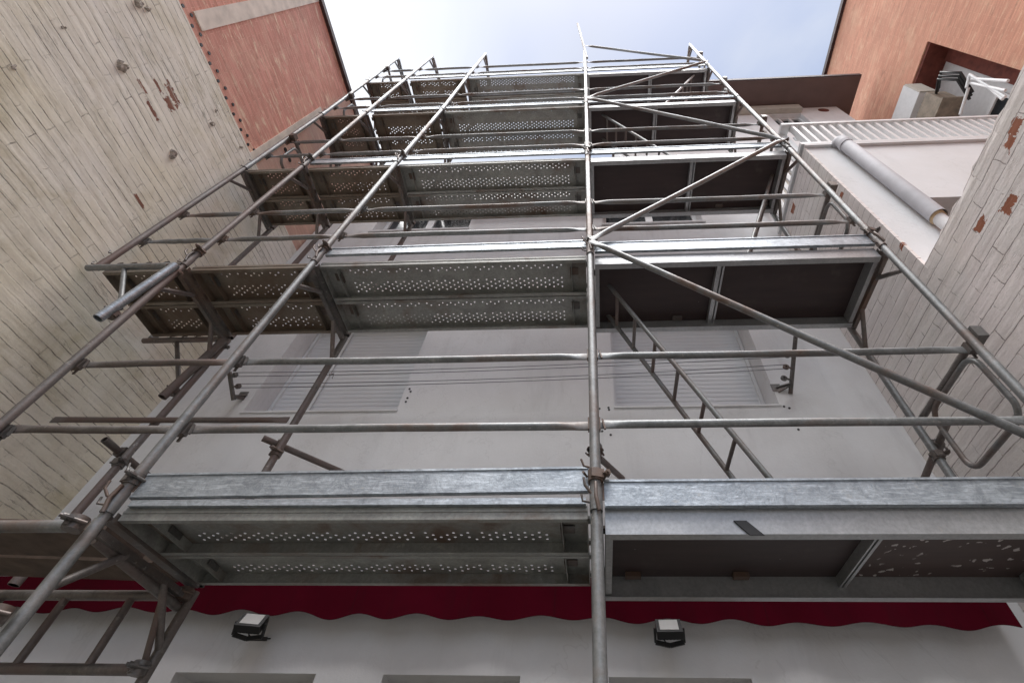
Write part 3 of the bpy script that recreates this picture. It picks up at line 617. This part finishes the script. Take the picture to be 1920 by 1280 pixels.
# --- perforated steel planks
def perf_plank(Lx, mat, blocked=.03, rows=((.036, .056, .076, .096), (.192, .212, .232, .252, .272)), endw=.13):
    Wd = .32; H = .058; root = bpy.data.objects.new('steel_plank', None); COL.objects.link(root); root.empty_display_size = .1; LOC[root.name] = Vector()
    s = MB(); pitch = .065; r = .0068; ncell = int((Lx-2*endw)/pitch); x0 = (Lx-ncell*pitch)/2; x1 = Lx-x0
    def quad(xa, ya_, xb, yb):
        if xb-xa > 1e-5 and yb-ya_ > 1e-5: s.add([(xa, ya_, 0), (xb, ya_, 0), (xb, yb, 0), (xa, yb, 0)], [(0, 3, 2, 1)])
    hr = random.Random(int(Lx*100))
    quad(0, 0, x0, Wd); quad(x1, 0, Lx, Wd); cur = 0.0; idx = 0
    for grp in rows:
        quad(x0, cur, x1, grp[0]-.01)
        for y in grp:
            offx = 0 if idx % 2 == 0 else pitch/2; idx += 1
            c0 = x0+offx; nn = ncell-(1 if offx else 0)
            if offx: quad(x0, y-.01, c0, y+.01); quad(c0+nn*pitch, y-.01, x1, y+.01)
            for q in range(nn):
                xa = c0+q*pitch; xb = xa+pitch; xc = (xa+xb)/2
                if hr.random() < blocked: quad(xa, y-.01, xb, y+.01); continue
                box = [(xb, y, 0), (xb, y+.01, 0), (xc, y+.01, 0), (xa, y+.01, 0), (xa, y, 0), (xa, y-.01, 0), (xc, y-.01, 0), (xb, y-.01, 0)]
                rr_ = [(xc+r*math.cos(math.pi*j/4), y+r*math.sin(math.pi*j/4), 0) for j in range(8)]
                s.add(rr_+box, [(j, (j+1) % 8, 8+(j+1) % 8, 8+j) for j in range(8)])
        cur = grp[-1]+.01
    quad(x0, cur, x1, Wd)
    s.build('walking_surface', mat, root)
    f = MB(); t = .003
    for y0, sg in ((0, 1), (Wd, -1)):
        f.mark(); f.box(0, min(y0, y0+sg*t), -H, Lx, max(y0, y0+sg*t), -.001)
        f.box(0, min(y0+sg*t, y0+sg*.026), -H, Lx, max(y0+sg*t, y0+sg*.026), -H+t)
        f.box(0, min(y0-sg*.004, y0), -H*.45, Lx, max(y0-sg*.004, y0), -H*.28)
    f.build('side_flange', mat, root)
    c = MB()
    for xa, sg in ((0, 1), (Lx, -1)):
        c.mark(); c.box(min(xa, xa+sg*.004), .004, -H, max(xa, xa+sg*.004), Wd-.004, -.001)
        xb = xa+sg*.11; c.box(min(xb, xb+sg*.003), .004, -H*.8, max(xb, xb+sg*.003), Wd-.004, -.001)
        for yh in (.06, .25): c.box(min(xa-sg*.03, xa), yh-.022, -.03, max(xa-sg*.03, xa), yh+.022, -.018)
    c.build('end_cap', mat, root)
    hk = MB()
    for xa, sg in ((.12, 1), (Lx-.12, -1)):
        hk.mark(); xm = xa+sg*.0; hk.box(min(xm-sg*.06, xm), .10, -.006, max(xm-sg*.06, xm), .165, -.002); hk.box(xm-.002, .09, -.03, xm+.002, .175, -.0025)
    hk.build('lock_plate', M['frame'], root)
    return root
protos = {}
def place_plank(kind, Lx, mat, loc, rot, label):
    key = (kind, round(Lx, 2)); 
    if key not in protos:
        o = perf_plank(Lx, mat, .03 if kind == 'new' else .16); o.location = loc; o.rotation_euler = rot; tag(o, label, 'scaffold plank', 'perforated steel planks'); protos[key] = o; return o
    c = copy_tree(protos[key], loc, rot, label, 'perforated steel planks'); USED[label] = 1; return c
XB = {'AB': ('A', 'B'), 'BC': ('B', 'C'), 'CD': ('C', 'D')}
rr = random.Random(11)
for bay, levs in (('CD', (1, 2, 3, 4, 5)), ('BC', (2, 3, 4, 5)), ('AB', (2, 3, 4, 5))):
    for k in levs:
        a, b = XB[bay]; z = L[k]; xa, xb = px(a, z)+.03, px(b, z)-.03
        if bay == 'AB': xa -= .01
        Ln = {'CD': 2.005, 'BC': .93, 'AB': .62}[bay]; 
        for j, wd_ in enumerate(('outer', 'inner')):
            xm = (xa+xb)/2; y = D0+.035+j*.327; kind = 'new' if bay == 'CD' else 'old'
            rev = (k in (1, 5)) and bay == 'CD'
            lab = f'perforated steel plank, {wd_} of pair, {LV[k]} deck, {BN[bay]}'
            dz = rr.uniform(-.003, .003)
            if rev: place_plank(kind, Ln, M['plank'], (xm+Ln/2, y+.32, z+.045+dz), (0, 0, math.pi), lab)
            else: place_plank(kind, Ln, M['plank'] if kind == 'new' else M['oldplank'], (xm-Ln/2, y, z+.045+dz), (0, 0, 0), lab)
# --- aluminium decks with plywood and a hatch
def alu_deck(k):
    z = L[k]; xa, xb = px('D', z)+.035, px('E', z)-.035; y0, y1 = D0+.035, D1-.035; zt, zb = z+.035, z-.078
    hatch_left = k != 3 and k != 5; xm = xa+{1: 1.13}.get(k, .93) if hatch_left else xb-.93
    t = thing('platform_deck', (xa, y0, z), f'aluminium deck with dark plywood underside, {LV[k]} deck right of central post', 'scaffold deck', 'plywood decks')
    s = MB(); s.box(xa, y0, zb, xb, y0+.028, zt); s.box(xa, y0+.0285, zb, xb, y0+.045, zb+.004); s.build('side_rail', M['alu'], t)
    s = MB(); s.box(xa, y1-.028, zb, xb, y1, zt); s.box(xa, y1-.045, zb, xb, y1-.0285, zb+.004); s.build('side_rail', M['alu'], t)
    s = MB(); s.box(xa, y0+.046, zb+.01, xa+.03, y1-.046, zt-.013); s.build('end_rail', M['alu'], t)
    s = MB(); s.box(xb-.03, y0+.046, zb+.01, xb, y1-.046, zt-.013); s.build('end_rail', M['alu'], t)
    s = MB(); s.box(xm-.035 if k > 1 else xm-.012, y0+.0290, zt-.062, xm-.004, y1-.0290, zt-.014); s.box(xm+.006, y0+.0290, zt-.062, xm+.020, y1-.0290, zt-.014); s.build('cross_member', M['alu'], t)
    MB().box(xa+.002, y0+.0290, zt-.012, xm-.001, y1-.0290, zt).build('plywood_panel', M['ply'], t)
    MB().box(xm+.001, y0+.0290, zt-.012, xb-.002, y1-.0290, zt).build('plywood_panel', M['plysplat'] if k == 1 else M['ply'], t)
    h = MB()
    hx = (xa+.10, xa+.62) if hatch_left else (xb-.62, xb-.10)
    for q in hx: h.mark(); h.box(q, y1-.085, zt-.035, q+.075, y1-.0465, zt-.0125)
    h.build('hatch_hinge', M['frame'], t)
    hk = MB()
    for xq, sg in ((xa, -1), (xb, 1)):
        for yy in (y0+.1, y1-.15): hk.mark(); hk.box(min(xq, xq+sg*.03), yy, z+.0, max(xq, xq+sg*.03), yy+.05, z+.012)
    hk.build('hook', M['frame'], t)
for k in (1, 2, 3, 4, 5): alu_deck(k)
# --- toe boards
def toe(bay, k, z0, h, tilt=0.0, mat=None):
    a, b = (bay[0], bay[1]); z = L[k]; xa, xb = px(a, z)+.035, px(b, z)-.03; y = D0+.022
    s = MB(); d = tilt; t = .012
    pts = [(xa, z0), (xb, z0+d), (xb, z0+h+d), (xa, z0+h)]
    fr = [(x, y-t, zz) for x, zz in pts]; bk = [(x, y+t*0.2, zz) for x, zz in pts]
    s.add(fr+bk, [(0, 1, 2, 3), (7, 6, 5, 4), (0, 4, 5, 1), (1, 5, 6, 2), (2, 6, 7, 3), (3, 7, 4, 0)])
    # rolled lips top and bottom
    s.bar((xa+.002, y-t-.003, z0+.008), (xb-.002, y-t-.003, z0+.008+d), .0055, .010); s.bar((xa+.002, y-t-.003, z0+h-.008), (xb-.002, y-t-.003, z0+h-.008+d), .0055, .010)
    root = thing('toe_board', (xa, y, z0), f'galvanised steel toe board, {LV[k]} deck, {BN[bay]}', 'toe board', 'toe boards')
    s.build('board', mat or M['board'], root)
    e_ = MB()
    for x, dd, sg in ((xa, 0, -1), (xb, d, 1)): e_.mark(); e_.box(min(x, x+sg*.055), y-t-.006, z0+dd+.03, max(x, x+sg*.055), y-t-.001, z0+dd+h-.02)
    e_.build('end_plate', M['frame'], root)
toe('CD', 1, 1.085, .125, .018); toe('DE', 1, 1.034, .128)
toe('CD', 2, 3.12, .11, .012, M['bright']); toe('DE', 2, 3.058, .145)
toe('BC', 3, 5.10, .13); toe('CD', 3, 5.12, .12, .01, M['bright']); toe('DE', 3, 5.09, .13, .02)
toe('BC', 4, 7.09, .12); toe('CD', 4, 7.09, .10); toe('DE', 4, 7.09, .09)
toe('BC', 5, 9.09, .13); toe('CD', 5, 9.09, .12, .02); toe('DE', 5, 9.08, .14, .02)
# loose galvanised lip lying along the first deck edge
lp = MB().box(-2.02, D0+.010, 1.050, -.04, D0+.030, 1.078).build('steel_strip', M['board'], loc=(-2.02, D0, 1.05)); tag(lp, 'thin bright steel strip lying under the lowest toe board left of the central post', 'steel strip')
# --- guard rails
RJ = random.Random(21); BEND = [.5]
def rail(p, q, label, mat=None, ypl=1, rad=.0205, group='guard rails', name='guardrail'):
    p = Vector(p); q = Vector(q); d = (q-p).normalized(); Ln = (q-p).length
    ts = [0, .035, .07, .12, .17]; fl = [(.22, 1.35), (.22, 1.35), (.3, 1.3), (.75, 1.1), (1, 1)]
    mids = []
    if Ln > .6:
        for i in range(1, 6):
            t = i/6; bw = math.sin(t*math.pi); mids.append(p+d*(.17+(Ln-.34)*t)+Vector((0, RJ.uniform(-.002, .002), -.006*bw*BEND[0]+RJ.uniform(-.0012, .0012))))
    BEND[0] = RJ.uniform(-.6, 1.4)
    pts = [p+d*t for t in ts]+mids+[q-d*t for t in ts[::-1]]
    m = MB().path(pts, rad, 12, flat=fl+[(1, 1)]*len(mids)+fl[::-1])
    o = m.build(name, mat or M['tube'], loc=tuple(p)); tag(o, label, 'scaffold tube' if name != 'guardrail' else 'guardrail', group); return o
rr = random.Random(5)
for bay, levs in (('BC', (1, 2, 3, 4, 5)), ('CD', (1, 2, 3, 4, 5)), ('DE', (1, 2, 3, 4, 5)), ('AB', (2, 3, 4, 5))):
    for k in levs:
        for nm, hz_ in (('lower', .475), ('upper', .968)):
            z = L[k]+hz_; a, b = bay[0], bay[1]; e1 = .012 if bay != 'AB' else .03
            za = zb_ = z
            if bay == 'BC' and k == 1: za = z+(.0 if nm == 'upper' else .02)
            lab = f'{nm} guard rail tube above {LV[k]} deck, {BN[bay]}'
            rail((px(a, z)+e1, D0+TR+.022, za+rr.uniform(-.006, .006)), (px(b, z)-.012, D0+TR+.022, zb_+rr.uniform(-.006, .006)), lab, M['oldtube'] if (k == 1 and bay == 'BC') else None)
rail((-3.83, D1-.04, 2.10), (-2.10, D1-.04, 2.07), 'inner side rail tube above the lowest deck level, beside the left wall', M['oldtube'], group='inner side rails')
rail((-4.2+.42, D1-.04, 7.5), (-3.12, D1-.04, 7.5), 'inner side rail tube above the fourth deck by the left wall', M['oldtube'], group='inner side rails')
# --- diagonals on the outer face right of the central post
def diag(a, b, label):
    rail(a, b, label, M['tube'], rad=.0215, group='diagonal braces', name='diagonal_brace')
yd = D0-.045
for k, up in ((1, -1), (2, 1), (3, -1), (4, 1), (5, -1)):
    zl, zh = L[k]+.10, L[k+1]+.14
    if up < 0: diag((.0, yd, zh-.02), (2.07, yd, zl+.04), f'diagonal brace falling rightwards from central post, ending at the {LV[k]} deck')
    else: diag((.01, yd, zl+.04), (2.07, yd, zh+.03), f'diagonal brace rising rightwards from central post, starting at the {LV[k]} deck')
# --- ladders under the hatches
def ladder(k, xt, sg, yn, yf, label):
    zt = L[k]+.03; zb = L[k-1]+.07 if k > 1 else 0; sl = .425*sg
    P = lambda z, y: Vector((xt+sl*(zt-z), y, z))
    t = thing('ladder', tuple(P(zb, yn)), label, 'ladder', 'access ladders')
    for y in (yn, yf):
        s = MB(); s.path([P(zt, y), P(zb, y)], .0165, 10); s.build('side_rail', M['tube'] if k != 5 else M['white_plastic'], t)
    z = zt-.14; 
    while z > zb+.1:
        MB().path([P(z, yn), P(z, yf)], .0125, 8).build('rung', M['oldtube'], t); z -= .262
ladder(2, .135, 1, 2.10, 2.40, 'aluminium ladder climbing from the lowest deck to the hatch of the second deck')
ladder(3, 1.98, -1, 2.10, 2.40, 'ladder climbing to the third deck near the rightmost post')
ladder(4, .21, 1, 1.97, 2.30, 'ladder climbing to the fourth deck beside the central post')
ladder(5, 1.83, -1, 1.95, 2.25, 'pale ladder climbing to the topmost deck near the rightmost post')
# --- end guards
def arc_loop(x, ya, yb, za, zb, rc=.09):
    pts = []
    for cy, cz, a0 in ((ya+rc, za+rc, 180), (yb-rc, za+rc, 270), (yb-rc, zb-rc, 0), (ya+rc, zb-rc, 90)):
        for j in range(6):
            a = R(a0+j*18); pts.append(Vector((x, cy+rc*math.cos(a), cz+rc*math.sin(a))))
    return pts+[pts[0]]
def endguard(n, k, sg):
    z = L[k]; x = px(n, z+.8)+sg*.05; t = thing('end_guardrail', (x, D0, z), f'rounded end guard closing the {LV[k]} deck at the {PN[n]}', 'end guardrail', 'end guards')
    MB().path([(x, D0-.02, z+1.03), (x, D1+.04, z+1.03)], .021, 12).build('top_bar', M['oldtube'], t)
    MB().path(arc_loop(x, D0+.11, D1-.10, z+.57, z+1.0), .0165, 10, caps=False).build('loop', M['tube'], t)
    c = MB(); c.box(x-.03, D0-.035, z+.99, x+.03, D0+.035, z+1.07); c.build('clamp', M['frame'], t)
for k in range(1, 6): endguard('E', k, 1)
for k in (3, 4, 5): endguard('A', k, 1)
# --- coupler helper: a clamp ring round a tube with its bolt, nut and flap
def coupler(parent, c, axis, out, name='coupler'):
    c = Vector(c); ax = Vector(axis).normalized(); o_ = Vector(out); o_ = (o_-ax*o_.dot(ax)).normalized(); sd_ = ax.cross(o_)
    m = MB(); m.path([c-ax*.027, c+ax*.027], .0335, 14)
    m.bar(c+o_*.028-ax*.02, c+o_*.028+ax*.02, .055, .018, up=o_)
    m.path([c+sd_*.036-o_*.03, c+sd_*.040+o_*.062], .0075, 8); m.path([c+sd_*.040+o_*.035, c+sd_*.040+o_*.052], .0135, 6)
    m.bar(c+sd_*.02+o_*.03, c+sd_*.055+o_*.03, .03, .008, up=ax)
    m.path([c-sd_*.036-o_*.01, c-sd_*.060+o_*.02], .006, 6)
    return m.build(name, M['frame'], parent)
# --- wall ties: short tubes clamped to the inner posts
def tie(a, b, at, label, k=0):
    a = Vector(a); b = Vector(b); t = thing('wall_tie', tuple(at), label, 'wall tie', 'wall tie tubes')
    MB().path([a, b], .0215, 14, hollow=True).build('tube', M['oldtube'], t)
    at = Vector(at); coupler(t, at, (0, 0, 1), a-b); d = (b-a).normalized(); coupler(t, a+d*max(.09, (at-a).dot(d)), d, (0, 0, 1))
tie((-2.21, 2.50, 1.93), (-1.62, YF, 1.93), (PI['C'], D1, 1.83), 'wall tie tube clamped behind the lowest deck, at the third post line')
tie((-.03, 2.48, 1.80), (.20, YF, 1.99), (PI['D'], D1, 1.80), 'wall tie tube slanting away behind the central post above the lowest deck')
tie((2.14, 2.36, 1.90), (2.12, YF, 1.72), (PI['E'], D1, 1.76), 'wall tie tube with open end beside the right wall above the lowest deck')
tie((-3.16, 2.38, 1.84), (-3.10, YF, 1.84), (PI['B'], D1, 1.76), 'wall tie tube with open end near the left wall above the lowest deck')
# --- bracket extension carrying the leftmost bay
def console(y, xo, label, mat, zt):
    t = thing('console_bracket', (-3.09, y, zt-.5), label, 'bracket', 'extension brackets')
    m = MB(); m.path([(-3.83, y-.01, zt), (xo, y-.01, zt)], TR, 14, hollow=True); b = m.build('arm', mat, t)
    h = MB()
    for q in (-3.63, -3.52, -3.40, -3.26): h.mark(); h.path([(q, y-.01, zt+TR), (q+.02, y-.015, zt+TR+.02), (q+.055, y-.02, zt+TR+.016)], .006, 6)
    h.build('plank_hook', M['frame'], t)
    MB().path([(-3.53, y, zt-.02), (-3.17, y, zt-.52)], .0165, 10).build('stay', mat, t)
    MB().path([(-3.150, y-.050, zt-.69), (-3.072, y-.046, zt-.06)], TR+.006, 14, hollow=True).build('sleeve', M['bright'] if y < 2 else M['oldtube'], t)
    coupler(t, (-3.15, y-.015, zt-.60), (.1, 0, 1), (1, -.5, 0)); coupler(t, (-3.10, y-.01, zt-.08), (.1, 0, 1), (1, -.5, 0))
console(D0, -3.08, 'galvanised extension bracket with shiny sleeve, outer side, left of the second deck', M['tube'], 3.0)
console(D1, -3.08, 'weathered extension bracket on the inner side, left of the second deck', M['oldtube'], 2.98)
# --- lattice girders bridging below the lowest deck at left
def girder(y, x1, label, rungs):
    t = thing('lattice_girder', (x1, y, .64), label, 'lattice girder', 'lattice girders'); zt, zb = (.925, .595) if y < 2 else (.95, .635)
    for z in (zt, zb): MB().path([(-5.2, y, z), (x1, y, z)], TR if z == zt else TR-.001, 14).build('chord', M['oldtube'] if y > 2 else M['tube'], t)
    for x in rungs: MB().path([(x, y, zt-.01), (x+.01, y, zb+.01)], .0185, 10).build('rung', M['oldtube'] if y > 2 else M['tube'], t)
    coupler(t, (x1+.02, y-.02, zt), (0, 0, 1), (-1, -1, 0)); coupler(t, (x1+.02, y-.02, zb), (0, 0, 1), (-1, -1, 0))
girder(D0-.055, -2.10, 'nearer lattice girder below the lowest deck at lower left', (-2.42, -2.78, -3.14, -3.5, -4.0, -4.5))
girder(D1-.03, -2.10, 'farther weathered lattice girder below the lowest deck in front of the awning', (-2.36, -2.71, -3.06, -3.42, -3.8, -4.3))
# planks lying across the girders
bd = MB().box(-2.16-1.6, 1.93, 1.0, -2.16, 2.20, 1.04)
bd.v = [(x, y+(x+2.16)*.06, z) for x, y, z in bd.v]; o = bd.build('timber_board', M['wood'], loc=(-3, 2.0, 1.0)); tag(o, 'dark timber board lying across the girders, the nearer of two', 'board', 'timber boards')
bd = MB().box(-2.16-1.5, 2.24, 1.0, -2.14, 2.46, 1.04)
bd.v = [(x, y+(x+2.16)*.08, z) for x, y, z in bd.v]; o = bd.build('timber_board', M['wood'], loc=(-3, 2.3, 1.0)); tag(o, 'dark timber board lying across the girders, the farther of two', 'board', 'timber boards')
# diagonal strut under the lowest deck at the third post
st = thing('knee_brace', (-2.07, 2.1, .7), 'dark knee brace from the lowest deck corner down to the inner post', 'brace')
MB().path([(-2.10, D0+.06, .93), (-2.10, D1-.02, .90)], .022, 10).build('cross_tube', M['oldtube'], st)
MB().path([(-2.09, D1-.16, .90), (-2.08, D1-.02, .62)], .014, 10).build('strut', M['oldtube'], st)
# --- couplers and hooks seen at the post joints
for (n, k, lab) in (('C', 1, 'bolted coupler clamped to the third post at the lowest deck'), ('D', 1, 'strap hook and coupler on the central post at the lowest deck'), ('C', 2, 'coupler with pins on the third post at the second deck'),
                    ('D', 2, 'coupler where two diagonals meet on the central post at the second deck'), ('E', 2, 'pale coupler on the rightmost post at the second deck'), ('B', 2, 'coupler on the second post line at the second deck'),
                    ('D', 3, 'coupler on the central post at the third deck'), ('C', 3, 'coupler on the third post at the third deck'), ('E', 3, 'coupler where diagonals meet on the rightmost post at the third deck'), ('B', 3, 'coupler on the second post line at the third deck')):
    z = L[k]+(.20 if k > 1 else .16); x = px(n, z); t = thing('coupler', (x, D0, z), lab, 'coupler', 'couplers on the outer posts')
    coupler(t, (x, D0, z), (0, 0, 1), (-.5 if n in 'CB' else .3, -1, 0), 'clamp')
    h = MB(); h.path([(x-.02, D0-.035, z-.10), (x-.045, D0-.05, z-.07), (x-.05, D0-.05, z-.035)], .006, 6); h.path([(x+.0, D0-.03, z-.045), (x+.0, D0-.04, z-.11), (x+.012, D0-.03, z-.17)], .009, 6); h.build('hook', M['frame'], t)
# --- tube sticking up past the top of the central post
a = AT(1098, 100, 1, D0-.03); b = AT(1083, 45, 1, D0-.30); b = a+(b-a)
o = MB().path([a-(b-a)*.15, b], .022, 10).build('loose_tube', M['frame'], loc=tuple(a)); tag(o, 'loose tube leaning above the top of the central post against the sky', 'scaffold tube')
# small scrap on the first deck edge and a dark red rag under the topmost deck
sc_ = MB().add([(.55, D0+.028, .985), (.60, D0+.028, .985), (.655, D0+.028, .925), (.60, D0+.028, .925), (.55, D0+.0335, .985), (.60, D0+.0335, .985), (.655, D0+.0335, .925), (.60, D0+.0335, .925)], [(0, 3, 2, 1), (4, 5, 6, 7), (0, 1, 5, 4), (1, 2, 6, 5), (2, 3, 7, 6), (3, 0, 4, 7)])
o = sc_.build('metal_tab', M['black'], loc=(.6, D0+.03, .95)); tag(o, 'small dark metal tab stuck on the edge of the lowest deck', 'metal tab')
print('labels', len(USED))
